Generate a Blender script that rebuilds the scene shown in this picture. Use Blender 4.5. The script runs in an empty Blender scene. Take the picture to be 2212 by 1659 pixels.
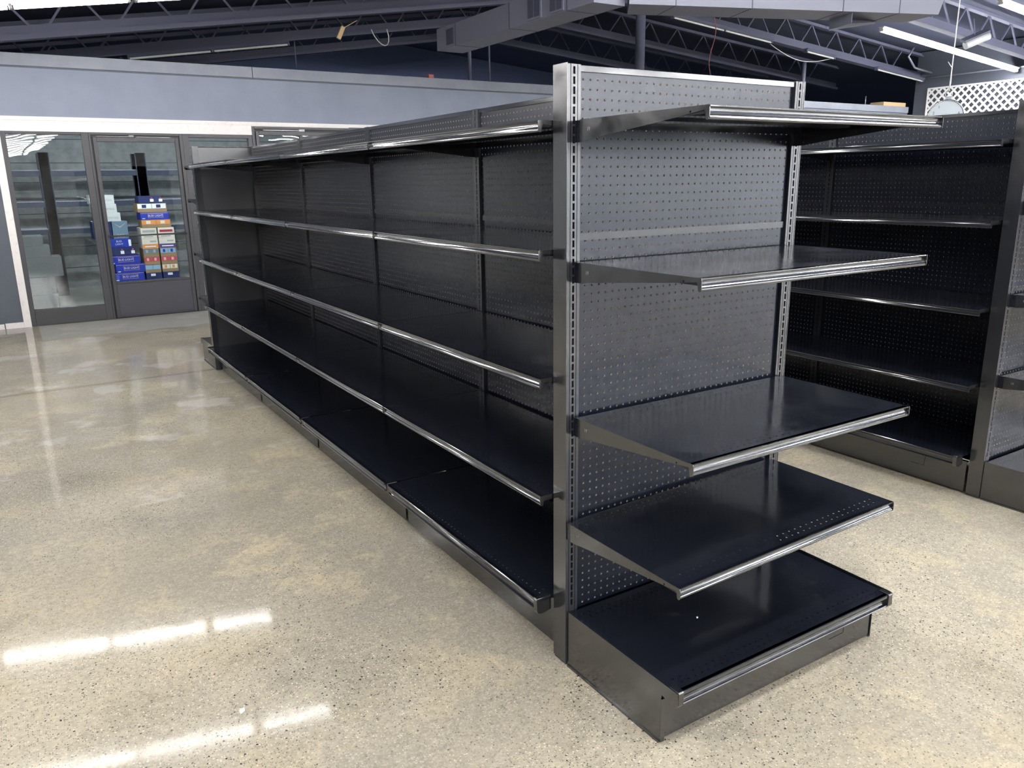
import bpy, bmesh, math, random
from mathutils import Matrix, Vector
random.seed(7)
SC = bpy.context.scene
COL = SC.collection
I = 0.0254

# ------------------------------------------------------------------ camera
cam_d = bpy.data.cameras.new('camera')
cam = bpy.data.objects.new('camera', cam_d)
COL.objects.link(cam)
cam_d.sensor_fit = 'HORIZONTAL'; cam_d.sensor_width = 36.0
cam_d.lens = 1702.2/2212*36.0
cam_d.clip_start = 0.05; cam_d.clip_end = 200
yaw, pit, rol = -0.5586, -0.2526, -0.0146
fw = Vector((-math.sin(yaw)*math.cos(pit), math.cos(yaw)*math.cos(pit), math.sin(pit)))
r0 = Vector((math.cos(yaw), math.sin(yaw), 0)); u0 = r0.cross(fw)
rt = r0*math.cos(rol)+u0*math.sin(rol); up = -r0*math.sin(rol)+u0*math.cos(rol)
M = Matrix(((rt.x, up.x, -fw.x, -1.338), (rt.y, up.y, -fw.y, -1.8047), (rt.z, up.z, -fw.z, 1.5127), (0, 0, 0, 1)))
cam.matrix_world = M
SC.camera = cam

# ------------------------------------------------------------------ world and exposure
w = bpy.data.worlds.new('world'); SC.world = w; w.use_nodes = True
w.node_tree.nodes['Background'].inputs[0].default_value = (0.5, 0.6, 0.8, 1)
w.node_tree.nodes['Background'].inputs[1].default_value = 0.02
SC.view_settings.view_transform = 'Standard'
SC.view_settings.look = 'None'
SC.view_settings.exposure = 1.4
SC.view_settings.gamma = 1.0
SC.view_settings.use_curve_mapping = False
LAMP = 15.5          # strength of the fluorescent tubes
COOLER = 55.0         # strength of the lamps inside the walk-in cooler

# ------------------------------------------------------------------ materials
def nt(m):
    m.use_nodes = True
    return m.node_tree, m.node_tree.nodes, m.node_tree.links
def mat(name, col, rough=0.5, metal=0.0, spec=0.5, coat=0.0, bump=None, cvar=None, emit=None, rvar=None, ior=1.5, tint=None):
    m = bpy.data.materials.new(name)
    t, N, L = nt(m)
    b = N['Principled BSDF']
    b.inputs['Base Color'].default_value = (*col, 1)
    b.inputs['Roughness'].default_value = rough
    b.inputs['Metallic'].default_value = metal
    b.inputs['Specular IOR Level'].default_value = spec
    b.inputs['Coat Weight'].default_value = coat
    b.inputs['IOR'].default_value = ior
    if tint: b.inputs['Specular Tint'].default_value = (*tint, 1)
    b.inputs['Coat Roughness'].default_value = 0.06
    tc = None
    def noise(scale, detail=3, rough_=0.5):
        nonlocal tc
        if tc is None: tc = N.new('ShaderNodeTexCoord')
        n = N.new('ShaderNodeTexNoise'); n.inputs['Scale'].default_value = scale
        n.inputs['Detail'].default_value = detail; n.inputs['Roughness'].default_value = rough_
        L.new(tc.outputs['Object'], n.inputs['Vector']); return n
    if cvar:   # (scale, second colour, lo, hi)
        n = noise(cvar[0], 5, 0.6)
        r = N.new('ShaderNodeMapRange'); r.inputs[1].default_value = cvar[2]; r.inputs[2].default_value = cvar[3]
        L.new(n.outputs[0], r.inputs[0])
        mx = N.new('ShaderNodeMix'); mx.data_type = 'RGBA'
        mx.inputs['A'].default_value = (*col, 1); mx.inputs['B'].default_value = (*cvar[1], 1)
        L.new(r.outputs[0], mx.inputs['Factor']); L.new(mx.outputs['Result'], b.inputs['Base Color'])
    if rvar:   # (scale, rough lo, rough hi)
        n = noise(rvar[0], 4, 0.6)
        r = N.new('ShaderNodeMapRange'); r.inputs[1].default_value = 0.35; r.inputs[2].default_value = 0.65
        r.inputs[3].default_value = rvar[1]; r.inputs[4].default_value = rvar[2]
        L.new(n.outputs[0], r.inputs[0]); L.new(r.outputs[0], b.inputs['Roughness'])
    if bump:   # (scale, strength, distance)
        n = noise(bump[0], 2)
        bp = N.new('ShaderNodeBump'); bp.inputs['Strength'].default_value = bump[1]; bp.inputs['Distance'].default_value = bump[2]
        L.new(n.outputs[0], bp.inputs['Height']); L.new(bp.outputs[0], b.inputs['Normal'])
        if coat: L.new(bp.outputs[0], b.inputs['Coat Normal'])
    if emit:
        b.inputs['Emission Color'].default_value = (*emit[0], 1); b.inputs['Emission Strength'].default_value = emit[1]
    return m

MT = {}
MT['black'] = mat('black_gloss_enamel', (0.016, 0.017, 0.020), 0.14, spec=0.5, ior=2.1, bump=(5, 0.25, 0.004), rvar=(9, 0.10, 0.24))
MT['shelf'] = mat('black_shelf_enamel', (0.010, 0.012, 0.019), 0.14, spec=0.55, bump=(4.5, 0.5, 0.006), rvar=(6, 0.09, 0.22),
                  cvar=(14, (0.035, 0.035, 0.04), 0.62, 0.85))
MT['lip'] = mat('black_gloss_price_channel', (0.012, 0.013, 0.018), 0.12, spec=0.8, coat=1.0)
MT['lipstrip'] = mat('clear_label_strip_over_black', (0.10, 0.105, 0.12), 0.10, spec=1.0, coat=1.0)
MT['peg'] = mat('black_pegboard_paint', (0.007, 0.010, 0.019), 0.22, spec=0.5, ior=1.5, tint=(0.93, 0.95, 1.0))
MT['panel'] = mat('charcoal_smooth_board', (0.035, 0.037, 0.045), 0.36, ior=1.8)
MT['fiber'] = mat('hardboard_edge', (0.55, 0.47, 0.37), 0.8)
MT['steel'] = mat('upright_enamel', (0.03, 0.032, 0.04), 0.2, spec=0.5, ior=1.75, bump=(30, 0.2, 0.002))
MT['rail'] = mat('satin_black_rail', (0.014, 0.015, 0.020), 0.2, ior=1.62)
MT['void'] = mat('inside_shade_black', (0.004, 0.004, 0.006), 0.9, spec=0.1)  # near-black, standing for the shade inside slots and holes
MT['plug'] = mat('dark_bracket_hook', (0.012, 0.014, 0.022), 0.3, spec=0.4)
MT['stamp'] = mat('stamped_mark', (0.25, 0.25, 0.27), 0.3, spec=0.5)
MT['soffit'] = mat('blue_grey_soffit_paint', (0.270, 0.298, 0.375), 0.6, spec=0.3, cvar=(2.2, (0.235, 0.262, 0.335), 0.4, 0.7), bump=(60, 0.2, 0.002))
MT['soffit_band'] = mat('blue_grey_cap_paint', (0.29, 0.31, 0.36), 0.5, spec=0.3, cvar=(3, (0.24, 0.26, 0.31), 0.4, 0.7))
MT['greywall'] = mat('slate_wall_paint', (0.115, 0.13, 0.155), 0.55, spec=0.3, cvar=(3, (0.10, 0.115, 0.14), 0.4, 0.7))
MT['whitetrim'] = mat('white_trim_paint', (0.86, 0.82, 0.80), 0.5, cvar=(20, (0.74, 0.69, 0.67), 0.55, 0.75))
MT['darkframe'] = mat('bronze_door_frame', (0.062, 0.060, 0.066), 0.4, spec=0.4)
MT['kick'] = mat('charcoal_door_panel', (0.075, 0.075, 0.090), 0.55, spec=0.3)
MT['gap'] = mat('black_rubber_gap', (0.008, 0.008, 0.012), 0.5)
MT['ceil'] = mat('navy_ceiling_paint', (0.10, 0.112, 0.165), 0.7, spec=0.2)
MT['farwall'] = mat('navy_far_wall_paint', (0.20, 0.25, 0.42), 0.7, spec=0.2)
MT['joist'] = mat('navy_joist_paint', (0.13, 0.135, 0.20), 0.6, spec=0.3)
MT['duct'] = mat('grey_duct_paint', (0.20, 0.205, 0.26), 0.45, spec=0.4)
MT['grille'] = mat('dark_grille', (0.07, 0.075, 0.11), 0.5)
MT['colpaint'] = mat('column_paint', (0.13, 0.135, 0.19), 0.5)
MT['conduit'] = mat('dull_conduit', (0.30, 0.31, 0.36), 0.4, metal=0.3)
MT['rope'] = mat('pale_cord', (0.60, 0.60, 0.60), 0.8)
MT['redcord'] = mat('red_cord', (0.30, 0.08, 0.10), 0.6)
MT['lattice'] = mat('white_lattice_vinyl', (0.90, 0.89, 0.86), 0.4)
MT['latback'] = mat('slate_wall_behind_lattice', (0.085, 0.095, 0.12), 0.6)
MT['chrome'] = mat('brushed_rim', (0.62, 0.62, 0.65), 0.18, metal=1.0)
MT['dial'] = mat('dial_face', (0.42, 0.47, 0.50), 0.3)
MT['ink'] = mat('dark_ink', (0.02, 0.03, 0.08), 0.5)
MT['housing'] = mat('white_fixture_housing', (0.62, 0.60, 0.58), 0.4)
MT['deadtube'] = mat('unlit_tube_glass', (0.75, 0.76, 0.72), 0.25)
MT['tube'] = mat('lit_fluorescent_tube', (0.9, 0.9, 0.9), 0.3, emit=((1.0, 0.985, 0.97), LAMP))
MT['tube_bright'] = mat('bright_fluorescent_tube', (0.9, 0.9, 0.9), 0.3, emit=((0.97, 0.98, 1.0), LAMP*2.3))
MT['window_glow'] = mat('added_window_glow', (0.5, 0.5, 0.5), 0.3, emit=((0.86, 0.92, 1.0), 1.9))  # added glow shaped as window panes, out of view
MT['cooltube'] = mat('lit_cooler_tube', (0.9, 0.9, 0.9), 0.3, emit=((0.97, 1.0, 1.0), COOLER))
MT['whitewall'] = mat('white_wall_paint', (0.80, 0.84, 0.86), 0.6)
MT['backwall'] = mat('store_back_wall', (0.62, 0.61, 0.60), 0.6, cvar=(0.7, (0.30, 0.26, 0.24), 0.5, 0.62))
MT['coolwall'] = mat('cooler_galvanised_wall', (0.26, 0.275, 0.28), 0.5, spec=0.4, cvar=(9, (0.18, 0.195, 0.205), 0.4, 0.65))
MT['rack'] = mat('dark_blue_rack', (0.018, 0.026, 0.055), 0.45)
MT['card'] = mat('brown_cardboard', (0.30, 0.20, 0.11), 0.8)
MT['palecard'] = mat('tan_cardboard', (0.62, 0.45, 0.25), 0.8)
MT['redobj'] = mat('faded_red_plastic', (0.62, 0.16, 0.16), 0.5)
MT['boxwhite'] = mat('white_carton', (0.62, 0.63, 0.62), 0.6)
MT['boxgrey'] = mat('dull_grey_carton', (0.13, 0.145, 0.15), 0.6)
MT['boxcream'] = mat('cream_carton', (0.72, 0.66, 0.56), 0.6)
MT['boxblue'] = mat('bright_blue_carton', (0.008, 0.03, 0.36), 0.4)
MT['boxnavy'] = mat('navy_carton', (0.01, 0.018, 0.10), 0.4)
MT['boxsteel'] = mat('steel_blue_carton', (0.13, 0.20, 0.27), 0.4)
MT['boxred'] = mat('red_carton', (0.52, 0.05, 0.09), 0.5)
MT['boxorange'] = mat('orange_carton', (0.72, 0.26, 0.07), 0.5)
MT['boxpurple'] = mat('purple_carton', (0.09, 0.05, 0.19), 0.5)
MT['boxlight'] = mat('light_blue_carton', (0.24, 0.40, 0.58), 0.5)
MT['print'] = mat('white_print', (0.85, 0.85, 0.86), 0.5)
MT['printgrey'] = mat('grey_print', (0.36, 0.37, 0.37), 0.6)
MT['printred'] = mat('dark_red_print', (0.33, 0.02, 0.05), 0.5)
MT['pinkprint'] = mat('salmon_print', (0.75, 0.42, 0.34), 0.5)
MT['wood'] = mat('pallet_wood', (0.34, 0.24, 0.15), 0.8)
MT['debris'] = mat('paper_scrap', (0.82, 0.80, 0.72), 0.6)

def glass_mat():
    m = bpy.data.materials.new('wavy_door_glass'); t, N, L = nt(m)
    for n in list(N):
        if n.type == 'BSDF_PRINCIPLED': N.remove(n)
    out = N['Material Output']
    tc = N.new('ShaderNodeTexCoord')
    mp = N.new('ShaderNodeMapping'); mp.inputs['Scale'].default_value = (1.6, 1.0, 2.6)
    nz = N.new('ShaderNodeTexNoise'); nz.inputs['Scale'].default_value = 1.6; nz.inputs['Detail'].default_value = 1.0
    bp = N.new('ShaderNodeBump'); bp.inputs['Strength'].default_value = 1.0; bp.inputs['Distance'].default_value = 0.0006
    fr = N.new('ShaderNodeFresnel'); fr.inputs['IOR'].default_value = 1.52
    tr = N.new('ShaderNodeBsdfTransparent'); tr.inputs[0].default_value = (0.88, 0.92, 0.93, 1)
    gl = N.new('ShaderNodeBsdfGlossy'); gl.inputs['Roughness'].default_value = 0.0
    mx = N.new('ShaderNodeMixShader')
    L.new(tc.outputs['Object'], mp.inputs['Vector']); L.new(mp.outputs[0], nz.inputs['Vector'])
    L.new(nz.outputs[0], bp.inputs['Height']); L.new(bp.outputs[0], gl.inputs['Normal'])
    L.new(fr.outputs[0], mx.inputs[0]); L.new(tr.outputs[0], mx.inputs[1]); L.new(gl.outputs[0], mx.inputs[2])
    L.new(mx.outputs[0], out.inputs['Surface'])
    return m
MT['glass'] = glass_mat()

def floor_mat():
    m = bpy.data.materials.new('polished_concrete_with_aggregate'); t, N, L = nt(m)
    b = N['Principled BSDF']
    tc = N.new('ShaderNodeTexCoord')
    def noise(s, d=4, r=0.55, vec=None):
        n = N.new('ShaderNodeTexNoise'); n.inputs['Scale'].default_value = s
        n.inputs['Detail'].default_value = d; n.inputs['Roughness'].default_value = r
        L.new(vec or tc.outputs['Object'], n.inputs['Vector']); return n.outputs[0]
    def rng(v, a, b_, c=0.0, d=1.0):
        r = N.new('ShaderNodeMapRange'); r.inputs[1].default_value = a; r.inputs[2].default_value = b_
        r.inputs[3].default_value = c; r.inputs[4].default_value = d
        L.new(v, r.inputs[0]); return r.outputs[0]
    def mix(f, a, b_):
        x = N.new('ShaderNodeMix'); x.data_type = 'RGBA'
        if isinstance(f, float): x.inputs['Factor'].default_value = f
        else: L.new(f, x.inputs['Factor'])
        for k, v in (('A', a), ('B', b_)):
            if isinstance(v, tuple): x.inputs[k].default_value = (*v, 1)
            else: L.new(v, x.inputs[k])
        return x.outputs['Result']
    def mth(op, a, b_=None):
        x = N.new('ShaderNodeMath'); x.operation = op
        for k, v in ((0, a), (1, b_)):
            if v is None: continue
            if isinstance(v, (int, float)): x.inputs[k].default_value = v
            else: L.new(v, x.inputs[k])
        return x.outputs[0]
    base = mix(rng(noise(0.55, 5, 0.6), 0.38, 0.62), (0.345, 0.315, 0.262), (0.540, 0.485, 0.365))
    base = mix(rng(noise(2.6, 6, 0.7), 0.5, 0.64, 0, 0.85), base, (0.63, 0.545, 0.37))
    base = mix(rng(noise(1.3, 6, 0.65), 0.54, 0.70, 0, 0.8), base, (0.19, 0.182, 0.170))
    base = mix(rng(noise(38, 3, 0.7), 0.35, 0.7, 0, 0.35), base, (0.12, 0.11, 0.10))
    base = mix(rng(noise(120, 2, 0.6), 0.5, 0.75, 0, 0.45), base, (0.72, 0.66, 0.54))
    def specks(scale, lo, hi, thr, colr, base, maxf, dens):
        v = N.new('ShaderNodeTexVoronoi'); v.inputs['Scale'].default_value = scale
        wn = N.new('ShaderNodeTexNoise'); wn.inputs['Scale'].default_value = 170; L.new(tc.outputs['Object'], wn.inputs['Vector'])
        vm = N.new('ShaderNodeVectorMath'); vm.operation = 'MULTIPLY_ADD'; vm.inputs[1].default_value = (0.008, 0.008, 0.0)
        L.new(wn.outputs['Color'], vm.inputs[0]); L.new(tc.outputs['Object'], vm.inputs[2]); L.new(vm.outputs[0], v.inputs['Vector'])
        sep = N.new('ShaderNodeSeparateColor'); L.new(v.outputs['Color'], sep.inputs[0])
        a = mth('GREATER_THAN', sep.outputs[0], lo)
        c = rng(v.outputs['Distance'], thr, thr*0.7)
        f = mth('MULTIPLY', mth('MULTIPLY', a, c), rng(dens, 0.38, 0.58, 0.15, maxf))
        return mix(f, base, colr)
    dens = noise(1.1, 3, 0.6)
    base = specks(185, 0.70, 1, 0.40, (0.085, 0.082, 0.082), base, 0.9, dens)
    base = specks(150, 0.84, 1, 0.42, (0.74, 0.68, 0.56), base, 0.95, noise(0.9, 3, 0.6))
    base = specks(105, 0.93, 1, 0.38, (0.035, 0.033, 0.038), base, 1.0, dens)
    # the paler strip along the cooler wall
    sx = N.new('ShaderNodeSeparateXYZ'); L.new(tc.outputs['Object'], sx.inputs[0])
    wob = rng(noise(3.0, 3), 0.3, 0.7, -0.05, 0.05)
    yy = mth('ADD', sx.outputs[1], wob)
    band = mth('MULTIPLY', mth('GREATER_THAN', yy, 7.45), mth('GREATER_THAN', sx.outputs[0], -1.2))
    base = mix(mth('MULTIPLY', band, 0.65), base, (0.55, 0.555, 0.52))
    # shallow worn patches beside the long run
    pat = mth('MULTIPLY', rng(noise(1.7, 4, 0.6), 0.57, 0.63), mth('GREATER_THAN', sx.outputs[1], 2.2))
    base = mix(mth('MULTIPLY', pat, 0.5), base, (0.64, 0.60, 0.56))
    # saw-cut joints
    def joint(axis, pos, wd):
        d = mth('ABSOLUTE', mth('SUBTRACT', mth('ADD', sx.outputs[axis], mth('MULTIPLY', wob, 0.15)), pos))
        return mth('LESS_THAN', d, wd)
    j = joint(1, 5.05, 0.035)
    base = mix(mth('MULTIPLY', j, 0.35), base, (0.10, 0.08, 0.06))
    L.new(base, b.inputs['Base Color'])
    L.new(rng(noise(6, 5, 0.7), 0.3, 0.7, 0.045, 0.10), b.inputs['Roughness'])
    b.inputs['Specular IOR Level'].default_value = 0.14
    bp = N.new('ShaderNodeBump'); bp.inputs['Strength'].default_value = 0.2; bp.inputs['Distance'].default_value = 0.0012
    L.new(noise(7, 4, 0.6), bp.inputs['Height']); L.new(bp.outputs[0], b.inputs['Normal'])
    return m
MT['floor'] = floor_mat()

# ------------------------------------------------------------------ mesh helpers
class MB:
    def __init__(s): s.v = []; s.f = []; s.m = []; s.sm = set()
    def face(s, pts, mi=0):
        k = len(s.v); s.v += [tuple(p) for p in pts]; s.f.append(tuple(range(k, k+len(pts)))); s.m.append(mi)
    def box(s, x0, x1, y0, y1, z0, z1, mi=0):
        k = len(s.v)
        s.v += [(x0,y0,z0),(x1,y0,z0),(x1,y1,z0),(x0,y1,z0),(x0,y0,z1),(x1,y0,z1),(x1,y1,z1),(x0,y1,z1)]
        for q in ((0,3,2,1),(4,5,6,7),(0,1,5,4),(1,2,6,5),(2,3,7,6),(3,0,4,7)):
            s.f.append(tuple(k+i for i in q)); s.m.append(mi)
        return s
    def prism_x(s, prof, x0, x1, mi=0):      # prof: closed (y,z) list, counter-clockwise seen from +x
        n = len(prof); k = len(s.v)
        s.v += [(x0, y, z) for y, z in prof]+[(x1, y, z) for y, z in prof]
        for i in range(n):
            j = (i+1) % n; s.f.append((k+i, k+j, k+n+j, k+n+i)); s.m.append(mi)
        s.f.append(tuple(k+i for i in reversed(range(n)))); s.m.append(mi)
        s.f.append(tuple(k+n+i for i in range(n))); s.m.append(mi)
        return s
    def bar(s, a, b, w, h=None, mi=0):       # square bar between two points
        h = h or w; a = Vector(a); b = Vector(b); d = (b-a).normalized()
        u = d.cross(Vector((0, 0, 1)));
        if u.length < 1e-3: u = Vector((1, 0, 0))
        u.normalize(); v = u.cross(d).normalized(); k = len(s.v)
        for p in (a, b):
            for i, j in ((-1,-1),(1,-1),(1,1),(-1,1)): s.v.append(tuple(p+u*(w/2*i)+v*(h/2*j)))
        for q in ((0,1,2,3),(7,6,5,4),(0,4,5,1),(1,5,6,2),(2,6,7,3),(3,7,4,0)):
            s.f.append(tuple(k+i for i in q)); s.m.append(mi)
        return s
    def tube(s, pts, r, n=8, mi=0, caps=True):
        pts = [Vector(p) for p in pts]; k0 = len(s.v); prev = None
        for i, p in enumerate(pts):
            d = (pts[min(i+1, len(pts)-1)]-pts[max(i-1, 0)]).normalized()
            if prev is None:
                u = d.cross(Vector((0, 0, 1)))
                if u.length < 1e-3: u = Vector((1, 0, 0))
            else: u = prev-d*prev.dot(d)
            u.normalize(); prev = u; v = d.cross(u)
            for j in range(n):
                a = 2*math.pi*j/n; s.v.append(tuple(p+(u*math.cos(a)+v*math.sin(a))*r))
        for i in range(len(pts)-1):
            for j in range(n):
                a = k0+i*n+j; b = k0+i*n+(j+1) % n
                s.f.append((a, b, b+n, a+n)); s.m.append(mi); s.sm.add(len(s.f)-1)
        if caps:
            s.f.append(tuple(k0+j for j in reversed(range(n)))); s.m.append(mi)
            e = k0+(len(pts)-1)*n; s.f.append(tuple(e+j for j in range(n))); s.m.append(mi)
        return s
    def build(s, name, mats, parent=None, smooth=False, bevel=0, weld=True):
        me = bpy.data.meshes.new(name); me.from_pydata(s.v, [], s.f)
        if not isinstance(mats, (list, tuple)): mats = [mats]
        for m in mats: me.materials.append(MT[m] if isinstance(m, str) else m)
        me.polygons.foreach_set('material_index', s.m)
        if smooth: me.polygons.foreach_set('use_smooth', [True]*len(s.f))
        elif s.sm: me.polygons.foreach_set('use_smooth', [i in s.sm for i in range(len(s.f))])
        me.update()
        o = bpy.data.objects.new(name, me); COL.objects.link(o)
        if parent is not None: o.parent = parent
        if bevel:
            b = o.modifiers.new('bevel', 'BEVEL'); b.width = bevel; b.segments = 2; b.limit_method = 'ANGLE'
        return o

def tag(o, label=None, cat=None, group=None, kind=None):
    if label: o['label'] = label
    if cat: o['category'] = cat
    if group: o['group'] = group
    if kind: o['kind'] = kind
    return o
def empty(name, loc=(0,0,0), rz=0.0, label=None, cat=None, group=None, kind=None):
    o = bpy.data.objects.new(name, None); COL.objects.link(o); o.location = loc; o.rotation_euler = (0, 0, rz)
    o.empty_display_size = 0.1
    return tag(o, label, cat, group, kind)
def kids(o): return [c for c in bpy.data.objects if c.parent == o]
def copy_tree(o, parent=None):
    c = o.copy(); COL.objects.link(c); c.parent = parent
    for ch in kids(o): copy_tree(ch, c)
    return c
def text_mesh(txt, size, name, m, parent, loc, rot=(math.pi/2, 0, 0), sx=1.0, ext=0.0006, align='CENTER'):
    cu = bpy.data.curves.new(name, 'FONT'); cu.body = txt; cu.size = size; cu.align_x = align; cu.align_y = 'CENTER'
    cu.extrude = ext; cu.resolution_u = 2
    t = bpy.data.objects.new(name+'_curve', cu); COL.objects.link(t)
    dg = bpy.context.evaluated_depsgraph_get()
    me = bpy.data.meshes.new_from_object(t.evaluated_get(dg))
    bpy.data.objects.remove(t); bpy.data.curves.remove(cu)
    me.materials.clear(); me.materials.append(MT[m])
    o = bpy.data.objects.new(name, me); COL.objects.link(o); o.parent = parent
    o.location = loc; o.rotation_euler = rot; o.scale = (sx, 1, 1)
    return o

# perforated sheet in the x-z plane (front face at y=yf looking to -y), round holes
def perf_xz(mb, x0, x1, z0, z1, cols, rows, r, yf, th, n=10, mi=0, mh=1):
    p = I/2
    if not cols or not rows: return
    cx0, cx1 = cols[0]-p, cols[-1]+p; cz0, cz1 = min(rows)-p, max(rows)+p
    for (a, b, c, d) in ((x0, cx0, z0, z1), (cx1, x1, z0, z1), (cx0, cx1, z0, cz0), (cx0, cx1, cz1, z1)):
        if b-a > 1e-5 and d-c > 1e-5: mb.face([(a, yf, c), (b, yf, c), (b, yf, d), (a, yf, d)], mi)
    ring = [(math.cos(2*math.pi*(k+0.5)/n), math.sin(2*math.pi*(k+0.5)/n)) for k in range(n)]
    sq = []
    for (c, s) in ring:
        m_ = max(abs(c), abs(s)); sq.append((c/m_, s/m_))
    for cx in cols:
        for cz in rows:
            k = len(mb.v)
            for (c, s) in ring: mb.v.append((cx+c*r, yf, cz+s*r))
            for (c, s) in sq: mb.v.append((cx+c*p, yf, cz+s*p))
            for (c, s) in ring: mb.v.append((cx+c*r, yf+th, cz+s*r))
            q = len(mb.v)
            mb.v += [(cx+p, yf, cz+p), (cx-p, yf, cz+p), (cx-p, yf, cz-p), (cx+p, yf, cz-p)]
            for j in range(n):
                j2 = (j+1) % n
                mb.f.append((k+j, k+n+j, k+n+j2, k+j2)); mb.m.append(mi)
                mb.f.append((k+j, k+j2, k+2*n+j2, k+2*n+j)); mb.m.append(mh)
                a, b = sq[j], sq[j2]          # fill the square's corner
                if abs(abs(a[0])-1) < 1e-6 and abs(abs(b[1])-1) < 1e-6 and abs(a[1]) < 1-1e-6 or \
                   abs(abs(a[1])-1) < 1e-6 and abs(abs(b[0])-1) < 1e-6 and abs(a[0]) < 1-1e-6:
                    sxx = 1 if (a[0]+b[0]) > 0 else -1; szz = 1 if (a[1]+b[1]) > 0 else -1
                    ci = {(1,1):0, (-1,1):1, (-1,-1):2, (1,-1):3}[(sxx, szz)]
                    mb.f.append((k+n+j, q+ci, k+n+j2)); mb.m.append(mi)

# thin horizontal sheet with rows of small holes (both faces and hole walls)
def perf_xy(mb, x0, x1, y0, y1, strips, r, z, th, n=8, mi=0):
    # strips: list of (yc, [xs]) each row takes a band of half-width hb
    hb = 0.0085
    bands = sorted((yc-hb, yc+hb, xs) for yc, xs in strips)
    cur = y0
    def rect(a, b, c, d):
        mb.face([(a, c, z), (b, c, z), (b, d, z), (a, d, z)], mi)
        mb.face([(a, c, z-th), (a, d, z-th), (b, d, z-th), (b, c, z-th)], mi)
    for (a, b, xs) in bands:
        if a-cur > 1e-5: rect(x0, x1, cur, a)
        yc = (a+b)/2; px = x0
        for xc in xs:
            h = 0.0100
            if xc-h-px > 1e-5: rect(px, xc-h, a, b)
            px = xc+h
            ring = [(math.cos(2*math.pi*(k+0.5)/n), math.sin(2*math.pi*(k+0.5)/n)) for k in range(n)]
            for zz, flip in ((z, False), (z-th, True)):
                for j in range(n):
                    c, s = ring[j]; c2, s2 = ring[(j+1) % n]
                    m1 = max(abs(c), abs(s)); m2 = max(abs(c2), abs(s2))
                    A = (xc+c*r, yc+s*r, zz); B = (xc+c/m1*h, yc+s/m1*hb, zz)
                    D = (xc+c2*r, yc+s2*r, zz); Cc = (xc+c2/m2*h, yc+s2/m2*hb, zz)
                    pts = [A, B]
                    e1 = abs(abs(c/m1)-1) < 1e-6; e2 = abs(abs(c2/m2)-1) < 1e-6
                    if e1 != e2:
                        pts.append((xc+(h if c+c2 > 0 else -h), yc+(hb if s+s2 > 0 else -hb), zz))
                    pts += [Cc, D]
                    if flip: pts.reverse()
                    mb.face(pts, mi)
            for j in range(n):
                c, s = ring[j]; c2, s2 = ring[(j+1) % n]
                mb.face([(xc+c*r, yc+s*r, z), (xc+c2*r, yc+s2*r, z), (xc+c2*r, yc+s2*r, z-th), (xc+c*r, yc+s*r, z-th)], mi)
        if x1-px > 1e-5: rect(px, x1, a, b)
        cur = b
    if y1-cur > 1e-5: rect(x0, x1, cur, y1)

# ------------------------------------------------------------------ gondola shelving
TOP = 1.811; Z0 = 1.7954; RECESS = 0.011; DEPTH = 0.4913; BACK = 0.060
def upright_mb(xc):
    mb = MB(); h = 0.022
    # body behind the slotted face
    mb.box(xc-h, xc+h, 0.012, BACK, 0.004, TOP-0.002, 0)
    # outer flanges and centre web (front faces at y=0), grooves between
    for a, b in ((-h, -0.0125), (0.0125, h)): mb.box(xc+a, xc+b, 0.0, 0.012, 0.004, TOP, 0)
    mb.box(xc-0.0125, xc-0.0105, 0.004, 0.012, 0.004, TOP-0.001, 0)
    mb.box(xc+0.0105, xc+0.0125, 0.004, 0.012, 0.004, TOP-0.001, 0)
    # centre strip with one-inch slots
    sw = 0.0036; sh = 0.0096
    mb.box(xc-0.0105, xc-sw, 0.0, 0.012, 0.004, TOP, 0)
    mb.box(xc+sw, xc+0.0105, 0.0, 0.012, 0.004, TOP, 0)
    prev = TOP
    for i in range(63):
        zc = Z0-i*I
        mb.box(xc-sw, xc+sw, 0.0, 0.012, zc+sh, prev, 0); prev = zc-sh
    mb.box(xc-sw, xc+sw, 0.0, 0.012, 0.004, prev, 0)
    # near-black face painting the shade deep in the slots
    mb.face([(xc-sw, 0.0115, 0.1), (xc+sw, 0.0115, 0.1), (xc+sw, 0.0115, TOP-0.004), (xc-sw, 0.0115, TOP-0.004)], 1)
    return mb

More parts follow.
